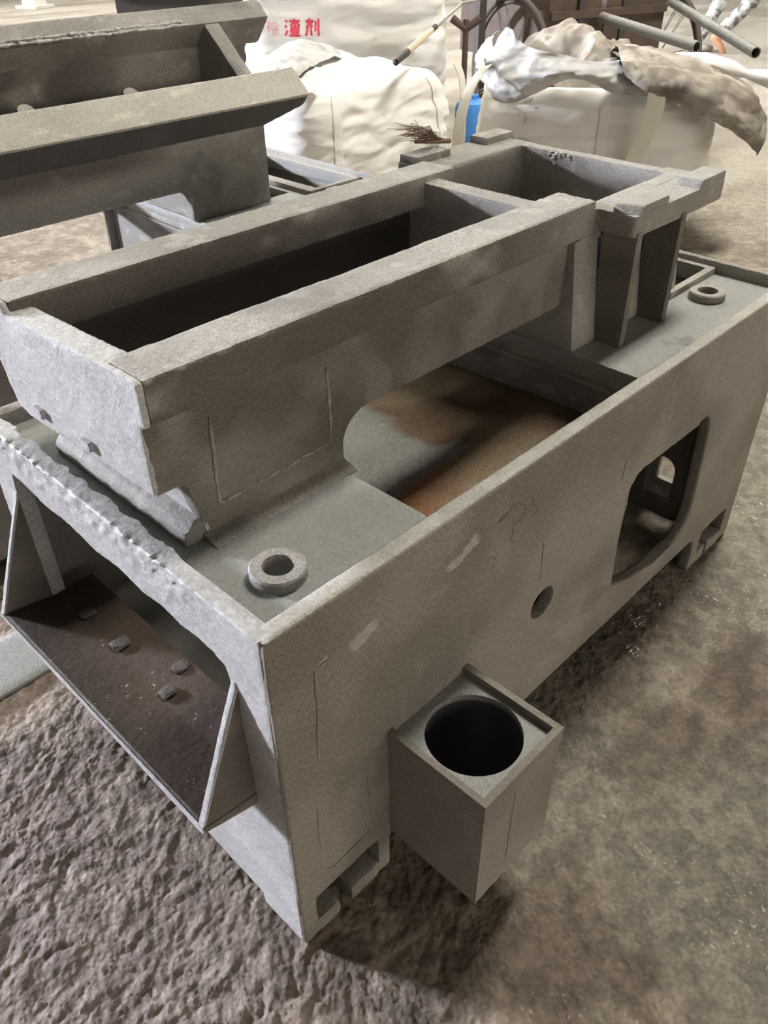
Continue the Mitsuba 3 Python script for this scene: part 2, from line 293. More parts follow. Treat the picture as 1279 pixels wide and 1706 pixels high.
sky_strip(2, 4.7, 0.75, 1.5, 0.5, ROOF_PANE)
pane('window_3', ((DX0 + DX1) / 2, y0 - .1, (DZ0 + DZ1) / 2), ((DX1 - DX0) / 2, 0, 0), (0, 0, -(DZ1 - DZ0) / 2), FRONT_FILL)  # unseen panel, added to fill the faces towards the camera
sky_strip(4, 8.0, 8.0, 8.0, 0.6, FAR_FILL)  # added, not seen: lights the far floor
sky_strip(5, 5.0, 15.0, 11.0, 0.6, FAR_FILL)  # second added strip, further back

# ------------------------------------------------------------------ bed castings: the lower box is the same for both
H, D, L, W, t = 0.775, 0.744, 1.655, 0.824, 0.030
def base(root, o, seed, lod=1.0, tray=True):
    def part(name, m, mat='iron', L_=0.010, amp=0.0006, it=2, label=None):
        return add(name, cast(m, L_ * lod, amp, seed, it, at=o), mat, 35, root, label)
    # front panel with its window, hole and foot cut-outs
    pan = sbox(0, 0, L, H)
    win = Polygon([(.952, .248), (.944, .43), (.944, .50), (.952, .528), (.968, .545), (1.0, .553), (1.24, .548), (1.245, .558), (1.266, .560), (1.285, .552), (1.298, .535), (1.310, .494), (1.320, .381), (1.326, .285), (1.318, .235), (1.300, .207), (1.26, .188), (1.16, .185), (1.05, .208)])
    cuts = [win, Point(.658, .396).buffer(.036), sbox(.034, -1, .188, .117), rounded(sbox(.219, -1, 1.415, .117), .035), sbox(1.457, -1, 1.602, .115)]
    front = pan
    for c in cuts: front = front.difference(c)
    part('front_panel', XZ(front, 0, t), 'panel_iron', 0.009, 0.0005, 2)
    for a, b in ((.03, .088), (.115, .192), (1.45, 1.512), (1.525, 1.606)):
        part('foot', B(a, b, 0.0, .10, -.004, .040), 'panel_iron', 0.012)
        part('foot', B(a, b, W - .10, W, -.004, .040), 'iron', 0.02)
    back = sbox(0, 0, L, H).difference(sbox(.25, .16, .97, .56 if tray else .69)).difference(sbox(.034, -1, .188, .117)).difference(sbox(.219, -1, 1.415, .117)).difference(sbox(1.457, -1, 1.602, .115))
    part('back_panel', XZ(back, W - t, W), 'iron', 0.02)
    # near end panel with the wide chute opening under a ragged upper edge
    op = [(.096, .385), (.094, .640), (.100, .662), (.125, .672), (.165, .676), (.205, .672), (.25, .679), (.30, .673), (.37, .684), (.44, .676), (.52, .688), (.60, .682), (.68, .693), (.728, .692), (.738, .66), (.738, .385)]
    end = sbox(0.009, 0.0, W - .004, H - .0005).difference(Polygon(op)).difference(sbox(.118, -1, W - .118, .030))
    e = cast(YZ(end, -.0012, .028), 0.0065 * lod, 0.0008, seed + 3, 1, at=(0, 0, 0))
    v = np.array(e.vertices); w = np.clip((v[:, 2] - .70) / .05, 0, 1) * np.clip((v[:, 1] - .10) / .1, 0, 1) * np.clip((.014 - v[:, 0]) / .014, 0, 1)
    rag = nfbm(np.stack([v[:, 1] * 55, v[:, 2] * 55, 0 * v[:, 0]], 1), 3, seed + 5) - .45
    rg2 = nfbm(np.stack([v[:, 1] * 120, v[:, 2] * 120, 0 * v[:, 0]], 1), 2, seed + 15) - .45
    v[:, 0] -= w * (rag * .006 + rg2 * .005); v[:, 2] += np.where(v[:, 2] > H - .01, w * (rag + rg2) * .005, 0)
    w2 = (v[:, 0] > .02) & (v[:, 2] > H - .012); v[:, 0] += w2 * np.clip(nfbm(np.stack([v[:, 1] * 45, 0 * v[:, 1], 0 * v[:, 1]], 1), 2, seed + 9) - .5, 0, 1) * .02 * np.clip((v[:, 1] - .15) / .1, 0, 1)
    e.vertices = v + np.asarray(o)
    add('end_panel', e, 'blasted_iron', 35, root)
    far = sbox(0.002, 0, W - .002, H - .001).difference(sbox(.145, .10, .235, .165).union(Point(.19, .16).buffer(.045)))
    part('end_panel', YZ(far, L - .022, L), 'iron', 0.014)
    # chute: sloping tray, gussets, inner sill
    lip_ = Polygon([(-.100, .392), (-.100, .404), (.004, .388), (.086, .392), (.086, .378), (0, .374)])
    part('chute_tray', XZ(lip_, .075, .752), 'brown_iron', 0.010, 0.0005, 1, 'sloping chute tray with light painted on its edge, dusted with brown sand')
    add('sand_dusting', cast(XZ(Polygon([(-.093, .4036), (-.093, .4046), (.004, .3900), (.0865, .394), (.0865, .3915), (.004, .3875)]), .093, .735), .01, .0004, seed, 0, at=o), 'dark_sand', 35, root, 'thin layer of dark brown sand on the chute tray')
    gus = Polygon([(-.100, .402), (-.094, .388), (.0, .360), (.0, .640)])
    for ya in (.078, .738):
        gk = part('gusset', XZ(gus, ya, ya + .012), 'brown_iron', 0.010, 0.0005, 1, 'triangular side gusset of the chute')  # darker iron stands in for shade on the gusset faces
        add('lit_edge', cast(XZ(Polygon([(-.100, .402), (-.0965, .4005), (.0025, .640), (0, .644)]).buffer(.0008), ya - .0003, ya + .0123), .008, .0006, seed, 1, at=o), 'blasted_iron', 35, gk, 'paler edge strip, light put into its colour')
    add('lit_edge', cast(B(-.1025, -.099, .075, .752, .391, .405), .008, .0006, seed, 1, at=o), 'blasted_iron', 35, f'{root}__chute_tray', 'paler edge strip, light put into its colour')  # light on the tray edge, put in as a paler strip
    # deck
    deck = sbox(t - .006, t - .006, L - .02, W - t + .006).difference(sbox(.368, .052, .995, .775)).difference(sbox(1.44, .222, 1.612, .70)).difference(sbox(.15, .30, .368, .62)).difference(sbox(1.06, .29, 1.38, .66))
    for c in ((.120, .117), (1.468, .146)): deck = deck.difference(Point(c).buffer(.023))
    dk = part('deck', XY(deck, D - .028, D), 'deck_iron', 0.010, 0.0005, 1, 'grey-green deck plate inside the rim')
    fil = Polygon([(0, 0), (.014, 0), (.004, .010), (0, .028)])
    part('rim_fillet', XZ(Polygon([(0, 0), (1, 0), (1, .001), (0, .001)]), 0, .001) if False else YZ(Polygon([(t - .002, D - .002), (t + .016, D - .002), (t + .005, D + .010), (t - .002, D + .028)]), t, L - .022), 'iron', 0.014)
    for c in ((.120, .117), (1.468, .146)):
        ring = cyl(c, .0420, D - .002, D + .015) + cyl(c, .0420, D + .015, D + .018, .0395) - cyl(c, .0235, D - 1, D + 1)
        part('lifting_ring', ring, 'iron', 0.006, 0.0004, 0, 'round raised collar around a bolt hole in the deck')
    fr = sbox(1.40, .203, 1.632, .715).difference(sbox(1.44, .222, 1.612, .70))
    part('hatch_frame', XY(fr, D - .002, D + .016), 'iron', 0.012, 0.0005, 1)
    # inside: partitions and the sand pan under the deck opening
    part('partition', YZ(sbox(t, .10, W - t, D - .02), .995, 1.015), 'iron', 0.02, 0.0006, 1)
    part('partition', YZ(sbox(t, .20, W - t, D - .02).difference(Point(.10, .34).buffer(.035).union(sbox(.065, .25, .135, .34))), 1.328, 1.346), 'shaded_iron', 0.02, 0.0006, 1)
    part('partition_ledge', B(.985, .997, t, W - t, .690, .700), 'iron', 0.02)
    add('floor_plate', cast(B(.10, .992, t, W - t, .272, .285), .03, .0005, seed, 1, at=o), 'shaded_iron', 35, root)  # dark colour stands in for shade inside the box
    if tray:
        add('chip_tray', cast(B(.375, .995, t, W - t, .590, .602), .02, .0005, seed, 1, at=o), 'deck_iron', 35, root, 'shallow tray below the opening in the deck')
        px, py = np.meshgrid(np.linspace(.378, .994, 90), np.linspace(t, W - t, 90), indexing='ij')
        q = nfbm(np.stack([px * 7, py * 7, 0 * px], -1), 3, seed) - .5
        hz = .605 + .026 * np.exp(-(((px - .86) / .16) ** 2 + ((py - .22) / .26) ** 2)) + .012 * q
        add('sand_heap', sheet(np.stack([px, py, hz], -1) + np.asarray(o), .004), 'tray_sand', True, root, 'brown rusty sand lying in the tray', kind='stuff')

main = thing('machine_bed_casting', 'large grey cast-iron machine bed in the foreground with a square box on its side', 'machine casting')
base(main, (0, 0, 0), 1)
# ---- main casting: upper frame
def part(name, m, mat='iron', L_=0.009, amp=0.0007, it=2, label=None, seed=21):
    return add(name, cast(m, L_, amp, seed, it), mat, 35, main, label)
ZT = 1.035
part('rail', B(.041, 1.072, .245, .335, .969, ZT), 'iron', .008, .0009, 2, 'front top rail of the upper frame')
part('rail', B(.041, 1.078, .617, .706, .969, ZT), 'iron', .008, .0009, 2, 'rear top rail of the upper frame', 22)
side = sbox(.034, D - .004, 1.10, .985).difference(Polygon([(-1, -1), (.1045, -1), (.1045, .74), (.0805, .846), (.072, .854), (-1, .862)])).difference(sbox(.384, -1, 1.050, .833))
side = side.union(sbox(.384, .79, .425, .84).difference(Point(.440, .776).buffer(.056))).union(sbox(1.0, .78, 1.06, .84).difference(Point(1.0, .783).buffer(.050)))
side = side.union(Polygon([(.05, .862), (.05, .83), (.0, .83)]).buffer(0).difference(sbox(-1, -1, 2, 2))) if False else side
part('side_wall', XZ(side, .2575, .290), 'brown_iron', .009, .0007, 2, 'front wall of the upper frame with a long arched cut-out', 23)
part('side_wall', XZ(side, .660, .693), 'shaded_iron', .016, .0007, 2, 'rear wall of the upper frame, shade put into its dark colour', 24)
part('end_plate', YZ(Polygon([(.2585, .856), (.640, .838), (.672, .845), (.692, .93), (.692, .968), (.7065, .968), (.7065, ZT), (.620, ZT), (.616, 1.018), (.336, 1.033), (.30, ZT), (.2445, ZT), (.2445, .968), (.2585, .968)]), .030, .042) + YZ(Polygon([(.262, .856), (.640, .838), (.66, .845), (.66, 1.018), (.616, 1.018), (.336, 1.033), (.262, 1.0)]), .041, .078), 'blasted_iron', .007, .0010, 2, 'bright shot-blasted end plate of the upper frame', 25)
part('end_plate', XZ(Polygon([(.104, D - .004), (.078, .87), (.12, .87), (.12, D - .004)]), .2585, .655), 'blasted_iron', .008, .0007, 1, None, 26)
bar = []
c0 = Polygon([(.112, D - .002), (.064, D - .002), (.061, D + .010), (.066, D + .022), (.075, D + .030), (.086, D + .035), (.112, D + .042)])
part('end_fillet', XZ(c0, .262, .655), 'iron', .006, .0010, 2, 'rounded fillet at the foot of the end plate', 27)
part('foot_fillet', YZ(Polygon([(.262, D - .003), (.226, D - .003), (.228, D + .002), (.250, D + .008), (.262, D + .012)]), .094, .383), 'iron', .006, .0006, 1)
for yy, zz in ((.575, .869), (.426, .873)):
    part('casting_nub', YZ(rounded(sbox(yy - .017, zz - .008, yy + .017, zz + .008), .006), .021, .034), 'blasted_iron', .004, .0004, 3)
part('cross_wall', YZ(sbox(.28, .845, .68, 1.021), .978, 1.030), 'iron', .009, .0007, 2, 'cross wall between the long pocket and the square pocket', 28)
# square end pocket on its leg
leg = Manifold.hull_points([(1.000, .214, D - .004), (1.44, .214, D - .004), (1.44, .736, D - .004), (1.000, .736, D - .004), (1.006, .243, .968), (1.44, .243, .968), (1.44, .707, .968), (1.006, .707, .968)])
leg = leg + B(1.031, 1.440, .2455, .7045, .96, 1.019) + B(1.074, 1.44, .235, .715, .96, 1.019) - B(1.032, 1.402, .275, .672, D - .1, 1.2)
part('pocket_leg', leg, 'iron', .011, .0007, 2, 'square pocket at the far end of the upper frame', 29)
led = XY(rounded(sbox(1.075, .157, 1.452, .30), .010), .976, 1.019) - B(1.032, 1.402, .275, .672, .9, 1.2)
pad1 = B(1.078, 1.200, .158, .212, 1.0, ZT).trim_by_plane((-.0, 0, -1), -9) if False else B(1.078, 1.200, .158, .212, 1.0, ZT)
pad1 = Manifold.hull_points([(x, y, z) for x, y, z in ((1.078, .158, 1.010), (1.104, .158, ZT), (1.078, .212, ZT), (1.200, .158, ZT), (1.200, .212, ZT), (1.078, .158, .99), (1.078, .212, .99), (1.2, .158, .99), (1.2, .212, .99))])
pad2 = Manifold.hull_points([(x, y, z) for x, y, z in ((1.322, .158, 1.0), (1.337, .158, ZT), (1.337, .212, ZT), (1.322, .212, 1.0), (1.450, .160, ZT), (1.450, .212, ZT), (1.450, .160, 1.0), (1.450, .212, 1.0))])
part('ledge', led, 'iron', .008, .0007, 1, 'stepped mounting ledge beside the square pocket', 30)
part('ledge_pad', pad1, 'iron', .007, .0007, 1); part('ledge_pad', pad2, 'iron', .007, .0007, 1)
mir = lambda m: m.mirror((0, 1, 0)).translate((0, .950, 0))
part('ledge', mir(led), 'iron', .010, .0007, 1, None, 31)
part('ledge_pad', mir(B(1.085, 1.206, .158, .214, 1.0, ZT)), 'iron', .007, .0007, 1); part('ledge_pad', mir(B(1.345, 1.455, .158, .214, 1.0, ZT)), 'iron', .007, .0007, 1)
for xa in (1.086, 1.264):
    part('leg_rib', B(xa, xa + .021, .153, .232, D - .004, .985), 'brown_iron', .010, .0006, 1, 'upright rib under the mounting ledge')  # rib shade put in as a darker iron
    part('leg_rib', mir(B(xa, xa + .021, .153, .224, D - .004, .985)), 'iron', .02)
# raised parting seams
def seam(pts, r, y, name='parting_seam', mat='iron', seed=0):
    q = np.array(pts, float); n = max(2, int(np.abs(np.diff(q, axis=0)).sum() / .006)); s = np.linspace(0, 1, n)
    d = np.r_[0, np.cumsum(np.linalg.norm(np.diff(q, axis=0), axis=1))]; d /= d[-1]
    a = np.stack([np.interp(s, d, q[:, 0]), np.full(n, y), np.interp(s, d, q[:, 1])], 1)
    a += (nnoise(np.stack([s * n * .4, 0 * s + seed, 0 * s], 1), 5) - .5)[:, None] * [.0015, 0, .003]
    rr = r * (.5 + nnoise(np.stack([s * n * .3, 0 * s + seed, 0 * s], 1), 9)); rr[0] = rr[-1] = r * .2
    add(name, tube(a, rr, 8), mat, True, main)
seam([(.353, .938), (.355, .885), (.354, .80), (.128, .795), (.133, .90), (.134, .94)], .0026, .2570, seed=1)
seam([(.134, .94), (.22, .945)], .0012, .2572, seed=2)
seam([(.076, .667), (.073, .56), (.067, .474)], .0018, -.0004, seed=3)
seam([(.100, .671), (.082, .668)], .0030, -.0006, seed=3)
seam([(.056, .363), (.053, .19), (.075, .166), (.172, .176)], .0017, -.0004, seed=4)
seam([(.167, .341), (.172, .205)], .0012, -.0004, seed=5)
seam([(.630, .566), (.633, .471)], .0014, -.0004, seed=6)
seam([(.905, .618), (.897, .571)], .0012, -.0004, seed=7)
seam([(.300, .365), (.297, .17)], .0011, -.2055, seed=8)
# pump box on the front panel
PB = B(.218, .422, -.205, .004, .118, .392) - XZ(sbox(.230, .130, .410, .380), -.193, .02)
PB += B(.2155, .4235, -.2070, -.1940, .372, .409) + B(.2155, .2275, -.20, .002, .372, .409) + B(.4110, .4235, -.20, .002, .372, .4095)
PB -= cyl((.320, -.100), .0835, .35, .5, n=64)
part('pump_box', PB, 'panel_iron', .0065, .0005, 0, 'square pump box with a round hole in its recessed top', 33)
part('box_top', XY(sbox(.2278, -.1938, .4108, .001).difference(Point(.320, -.100).buffer(.083, quad_segs=20)), .384, .3945), 'deck_iron', .008, .0004, 0, 'recessed grey-green top plate with a large round hole', 35)
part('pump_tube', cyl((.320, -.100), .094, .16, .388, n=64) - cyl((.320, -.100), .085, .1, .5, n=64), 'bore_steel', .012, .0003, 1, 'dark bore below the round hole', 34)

# ------------------------------------------------------------------ slant bed casting behind
RY = 1.288
rear = thing('slant_bed_casting', 'dark cast-iron slant-bed casting behind the foreground bed at upper left', 'machine casting')
base(rear, (0.0, RY, 0), 5, 1.7, tray=False)
def rpart(name, m, L_=.014, amp=.0008, it=2, label=None, mat='iron'):
    return add(name, cast(m, L_, amp, 41, it), mat, 35, rear, label)
SL = math.radians(41); Uv = np.array([math.cos(SL), math.sin(SL)]); Nv = np.array([-math.sin(SL), math.cos(SL)]); P0 = np.array([1.476, 1.047])
def S(q, h): return tuple(P0 + Uv * q + Nv * h)
def slab_q(x0_, x1_, q0, q1, h0, h1): return YZ(Polygon([S(q0, h0), S(q1, h0), S(q1, h1), S(q0, h1)]), x0_, x1_)
fr_rail = slab_q(-.25, 1.412, .0015, .0985, -.106, -.008)
cutx = Manifold.hull_points([(x, *S(q, h)) for q in (-.1, .3) for x, h in ((1.285, -.106), (1.42, -.045), (1.42, -.2), (1.285, -.2))])
rpart('rail', fr_rail - cutx, .010, .0007, 2, 'sloping front rail with shade painted on its undercut face and a pointed end', 'shaded_iron')  # shade under the lip put into the rail colour
rpart('way_face', slab_q(-.25, 1.412, 0, .100, -.010, 0), .010, .0007, 1, 'worn way surface of the front rail, paler colour standing in for light', 'lit_way_iron')
rpart('rail', slab_q(-.25, 1.45, .285, .352, -.10, 0), .012, .0009, 2, 'sloping rear rail with a scuffed pale edge')
rpart('cross_wall', slab_q(1.207, 1.262, .08, .30, -.24, -.004), .012)
sidep = sbox(-.20, D - .004, 1.28, 1.0).difference(rounded(sbox(.05, .6, .985, .838), .05))
rpart('side_wall', XZ(sidep, 1.546, 1.578), .011, .0008, 2, 'front wall with a long arched cut-out')
rpart('side_wall', XZ(sbox(-.2, D + .10, 1.28, 1.22), 1.745, 1.775), .02)
rpart('pocket_leg', B(1.0, 1.28, 1.546, 1.85, D - .004, .97) - B(1.03, 1.25, 1.58, 1.82, .5, 1.2), .014)
rpart('end_plate', slab_q(-.25, -.2, .08, .30, -.24, -.004), .02)
rpart('pocket_floor', slab_q(-.24, 1.24, .05, .34, -.22, -.20), .02)
rpart('gusset', YZ(Polygon([(1.76, 1.2), (2.0, D), (1.76, D)]), 1.22, 1.25), .02)
for xx in (.555, .85):
    c = np.array(S(.098, -.012)); m_ = Manifold.cylinder(.016, .026, .022, 28).rotate((41, 0, 0)).translate((xx, c[0] + .004, c[1] - .004))
    rpart('boss', m_, .006, .0005, 1, 'round boss on the inner edge of the front rail')
for k in range(2):
    q0 = .287 + .012 * k
    a = np.array([[x, *(np.array(S(q0, .0005 + .0010 * math.sin(x * 40 + k))))] for x in np.linspace(-.2, 1.15, 160)])
    a += rng.normal(0, .0016, a.shape) * [1, .8, .5]
    add('ground_edge', tube(a, np.clip(.0032 + rng.normal(0, .0014, len(a)), .0008, .007), 6), 'bare_iron', False, rear)

# ------------------------------------------------------------------ bulk bags
def bag_fn(cx, cy, w, d, h, rot, seed, n=5.0, amp=.018, bulge=.05):
    c, s = math.cos(math.radians(rot)), math.sin(math.radians(rot))
    def f(phi, z, off=0.0):
        phi, z = np.asarray(phi, float), np.asarray(z, float)
        ca, sa = np.cos(phi), np.sin(phi)
        r = (np.abs(ca / (w / 2)) ** n + np.abs(sa / (d / 2)) ** n) ** (-1 / n)
        q = np.clip(z / h, 0, 1)
        pf = 1 - .16 * np.exp(-q / .055) - .10 * np.exp(-(1 - q) / .06) + bulge * np.sin(np.pi * q) ** .8
        lx, ly = r * pf * ca, r * pf * sa
        p3 = np.stack([lx * 4, ly * 4, z * 11 + seed * 3.1], -1)
        wr = (nfbm(p3, 3, seed) - .5) * 2 * amp + (np.abs(nfbm(np.stack([lx * 5 + z * 2, ly * 5 - z * 2, z * 16], -1), 2, seed + 3) - .5) * -2 + .3) * amp * .6
        k = 1 + (wr + off) / np.maximum(r, .1)
        lx, ly = lx * k, ly * k
        return np.stack([cx + c * lx - s * ly, cy + s * lx + c * ly, z + .02 * np.sin(3 * phi + seed) * np.clip(q - .8, 0, 1)], -1)
    return f
def bag_body(f, h, top=.04, seed=0, nphi=200, nz=80):
    phi = np.linspace(0, 2 * np.pi, nphi, endpoint=False); z = np.linspace(0.004, h, nz)
    Pm = f(phi[None, :].repeat(nz, 0), z[:, None].repeat(nphi, 1))
    rings = [Pm]; c = Pm[-1].mean(0); cb = Pm[0].mean(0)
    for k, s in enumerate(np.linspace(.93, .03, 22)):
        q = c + (Pm[-1] - c) * s; q[:, 2] = h + top * (1 - s ** 2) + (nfbm(np.stack([q[:, 0] * 7, q[:, 1] * 7, 0 * q[:, 0]], 1), 3, seed + 5) - .5) * .09 * min(1, (1 - s) * 3); rings.append(q[None])
    low = [(cb + (Pm[0] - cb) * s)[None] for s in (.03, .5, .96)]
    V = np.concatenate(low + rings, 0); V[0:3, :, 2] = .003
    return trimesh.Trimesh(V.reshape(-1, 3), grid_faces(len(V), nphi, True), process=False)
def face_phi(w, d, s, side=-1): return np.arctan2(side * d / 2, s)
def strap(f, phi, z0, z1, wid, w=None):
    z = np.linspace(z0, z1, 30); ph = phi + np.linspace(-wid, wid, 5)
    return sheet(f(ph[None, :].repeat(30, 0), z[:, None].repeat(5, 1), .0025), .004)
def ribbon(ctrl, wid, side, th=.003, n=40):
    """A strap through the control points; side gives its width direction."""
    from scipy.interpolate import CubicSpline
    c = np.array(ctrl, float); s = np.linspace(0, 1, len(c)); cs = CubicSpline(s, c)(np.linspace(0, 1, n))
    sd = np.array(side, float); sd /= np.linalg.norm(sd)
    return sheet(cs[:, None, :] + (np.linspace(-.5, .5, 4) * wid)[None, :, None] * sd, th)
def cloth(ctrl, n=70, m=90, amp=.012, sc=9, seed=0, th=.003):
    from scipy.interpolate import RectBivariateSpline
    c = np.array(ctrl, float); a, b = c.shape[:2]
    u, v = np.linspace(0, a - 1, n), np.linspace(0, b - 1, m)
    Pm = np.stack([RectBivariateSpline(range(a), range(b), c[..., k], kx=min(3, a - 1), ky=min(3, b - 1))(u, v) for k in range(3)], -1)
    t_ = trimesh.Trimesh(Pm.reshape(-1, 3), grid_faces(n, m), process=False); N = np.array(t_.vertex_normals).reshape(n, m, 3)
    w1 = nfbm(Pm * sc, 3, seed) - .5; w2 = np.abs(nfbm(Pm * sc * .8 + 7, 2, seed + 2) - .5)
    w3 = np.abs(nfbm(Pm * sc * 2.7 + 3, 2, seed + 4) - .5) - .25
    return sheet(Pm + N * (amp * 2 * w1 - amp * 3 * w2 - amp * .9 * w3)[..., None], th)

# bag in the middle
b2 = thing('bulk_bag', 'white woven bulk bag right behind the foreground casting, left of the dirty-topped bag', 'bulk bag')
f2 = bag_fn(2.80, 2.98, 1.05, 1.0, .80, 0, 3, 6, .022)
add('body', bag_body(f2, .80, .06, 3), 'bag_cloth', True, b2)
for s in (-.36, .36): add('strap', strap(f2, face_phi(1.05, 1.0, s), .03, .79, .035), 'bag_cloth', True, b2)
# bag at the back with red print
b1 = thing('bulk_bag', 'tall white bulk bag with red Chinese lettering at the top of the photo', 'bulk bag')
f1 = bag_fn(3.93, 3.97, 1.25, 1.10, 1.35, -45, 8, 6, .028, .03)
add('body', bag_body(f1, 1.35, .05, 8), 'bag_cloth', True, b1)
# dirty-topped bag at the right
b3 = thing('bulk_bag', 'wide white bulk bag with a dirty grey crumpled top, right of the others', 'bulk bag')
f3 = bag_fn(3.95, 2.02, 1.20, 1.02, .76, -52, 14, 3.1, .020, .06)
add('body', bag_body(f3, .76, -.08, 14), 'bag_cloth', True, b3)


# ---- loose tops of the bags
def local(c, rot):
    u_, v_ = np.array([math.cos(math.radians(rot)), math.sin(math.radians(rot))]), np.array([-math.sin(math.radians(rot)), math.cos(math.radians(rot))])
    return lambda a, b, z: [c[0] + u_[0] * a + v_[0] * b, c[1] + u_[1] * a + v_[1] * b, z]
Q2 = local((2.80, 2.98), 0); Q3 = local((3.95, 2.02), -52); Q1 = local((3.93, 3.97), -45)
add('top_skirt', cloth([[Q2(-.50, -.34, .83), Q2(-.40, -.26, .85), Q2(-.20, -.16, .87), Q2(.02, -.06, .88), Q2(.16, .0, .86)],
                        [Q2(-.46, -.05, .84), Q2(-.36, -.02, .88), Q2(-.16, .06, .93), Q2(.04, .14, .935), Q2(.24, .12, .87)],
                        [Q2(-.42, .20, .83), Q2(-.30, .24, .86), Q2(-.08, .26, .89), Q2(.14, .28, .90), Q2(.34, .22, .86)]], amp=.016, seed=4), 'cuff_cloth', True, b2, 'loose folded top flap, dusty beige')
add('top_skirt', cloth([[Q2(-.60, -.44, .80), Q2(-.50, -.46, .83), Q2(-.40, -.44, .83)], [Q2(-.56, -.20, .82), Q2(-.46, -.16, .87), Q2(-.36, -.18, .85)], [Q2(-.54, .10, .83), Q2(-.42, .12, .88), Q2(-.30, .10, .86)]], 40, 40, .010, 9, 6), 'bag_cloth', True, b2)
add('loop', ribbon([Q2(.50, -.50, .84), Q2(.55, -.51, .74), Q2(.545, -.53, .58), Q2(.54, -.53, .35)], .07, (1, .25, 0)), 'strap_cloth', True, b2)
# the cuff of the right bag, folded outwards around its opening
ph = np.radians(np.linspace(150, 345, 220)); m_ = 24
low = .735 + .035 * np.sin(ph * 3.1) + .03 * np.sin(ph * 7.3 + 1); topz = .905 + .025 * np.sin(ph * 5 + .6) + .10 * np.exp(-((np.degrees(ph) - 212) / 9) ** 2) - .13 * np.clip((np.degrees(ph) - 278) / 30, 0, 1)
low = low - .06 * np.clip((np.degrees(ph) - 278) / 30, 0, 1) - .03 * np.exp(-((np.degrees(ph) - 216) / 12) ** 2) + .02
rows = []
for k in range(m_):
    s_ = k / (m_ - 1); z_ = low + (topz - low) * s_
    q = f3(ph, np.full(len(ph), .66), .045 * math.sin(math.pi * min(1, s_ * 1.2)) + .012 - .05 * s_ ** 3); q[:, 2] = z_
    rows.append(q)
Pm = np.stack(rows, 0); d_ = ((nfbm(Pm * [9, 9, 12], 2, 51) - .5) * .05 + (nfbm(Pm * [20, 20, 30], 2, 52) - .5) * .016 - np.abs(nfbm(Pm * [10, 10, 20], 2, 53) - .5) * .06)[..., None]
cen = np.array([3.95, 2.02, .8]); out = Pm - cen; out[..., 2] = 0; out /= np.linalg.norm(out, axis=-1, keepdims=True)
add('cuff', sheet(Pm + out * d_, .004), 'cuff_cloth', True, b3, 'pale folded cuff around the opening')
aa, bb = np.meshgrid(np.linspace(-.55, .55, 120), np.linspace(-.46, .46, 100), indexing='ij')
pull = 1 - .22 * (np.abs(aa) / .55 * np.abs(bb) / .46) ** 2; aa, bb = aa * pull * .94, bb * pull * .92
g_ = np.stack([aa * 5, bb * 5, 0 * aa], -1)
zz = .79 - .10 * np.clip(aa / .5, 0, 1) + .17 * (nfbm(g_, 3, 61) - .45) - .20 * np.abs(nfbm(g_ * .8 + 3, 3, 62) - .5) + .10 * np.clip((bb + .05) / .4, 0, 1) + .05 * np.exp(-((aa + .1) / .2) ** 2) - .18 * np.exp(-(((aa + .12) / .10) ** 2 + ((bb + .22) / .10) ** 2))
zz -= .05 * (np.abs(nfbm(g_ * 2.6 + 9, 2, 66) - .5) - .2)
zz *= 1 - .18 * np.clip((np.maximum(np.abs(aa) / .55, np.abs(bb) / .46) - .85) / .15, 0, 1)
add('inner_liner', sheet(np.stack([3.95 + .6157 * aa + .788 * bb, 2.02 - .788 * aa + .6157 * bb, zz], -1), .004), 'dirty_cloth', True, b3, 'crumpled dirty liner inside the opening')
add('dirty_flap', cloth([[Q3(.06, .02, .86), Q3(.20, .06, .85), Q3(.36, .08, .81), Q3(.56, .10, .76), Q3(.72, .16, .70)],
                         [Q3(.05, -.28, .92), Q3(.20, -.28, .91), Q3(.38, -.26, .86), Q3(.60, -.22, .80), Q3(.76, -.10, .71)],
                         [Q3(.04, -.53, .89), Q3(.20, -.57, .87), Q3(.42, -.58, .81), Q3(.64, -.52, .74), Q3(.80, -.34, .64)],
                         [Q3(.09, -.60, .82), Q3(.22, -.64, .76), Q3(.42, -.63, .68), Q3(.64, -.62, .58), Q3(.80, -.48, .46)]], 130, 160, .030, 6, 71, .004), 'dirty_cloth', True, b3, 'stained grey-brown cover hanging over the right corner')
add('spout', tube([Q3(.30, .20, .76), Q3(.44, .17, .79), Q3(.58, .13, .79), Q3(.72, .08, .77), Q3(.79, .05, .755), Q3(.86, .02, .745), Q3(.95, -.02, .73)], [.03, .050, .056, .044, .020, .036, .050], 16), 'bag_cloth', True, b3, 'tied filling spout lying to the right')
for k, ctrl in enumerate([[Q3(.10, -.56, .86), Q3(.20, -.64, .82), Q3(.21, -.64, .66), Q3(.16, -.605, .46), Q3(.13, -.60, .25)]]):
    add('loop', ribbon(ctrl, .085, (.616, -.788, 0)), 'strap_cloth', True, b3)
add('loop', ribbon([Q3(-.60, -.46, .86), Q3(-.68, -.52, .76), Q3(-.72, -.56, .62), Q3(-.73, -.57, .45)], .06, (.616, -.788, .3)), 'strap_cloth', True, b3)
add('seam_band', strap(f3, face_phi(1.16, .98, .0), .03, .72, .05), 'bag_cloth', True, b3)
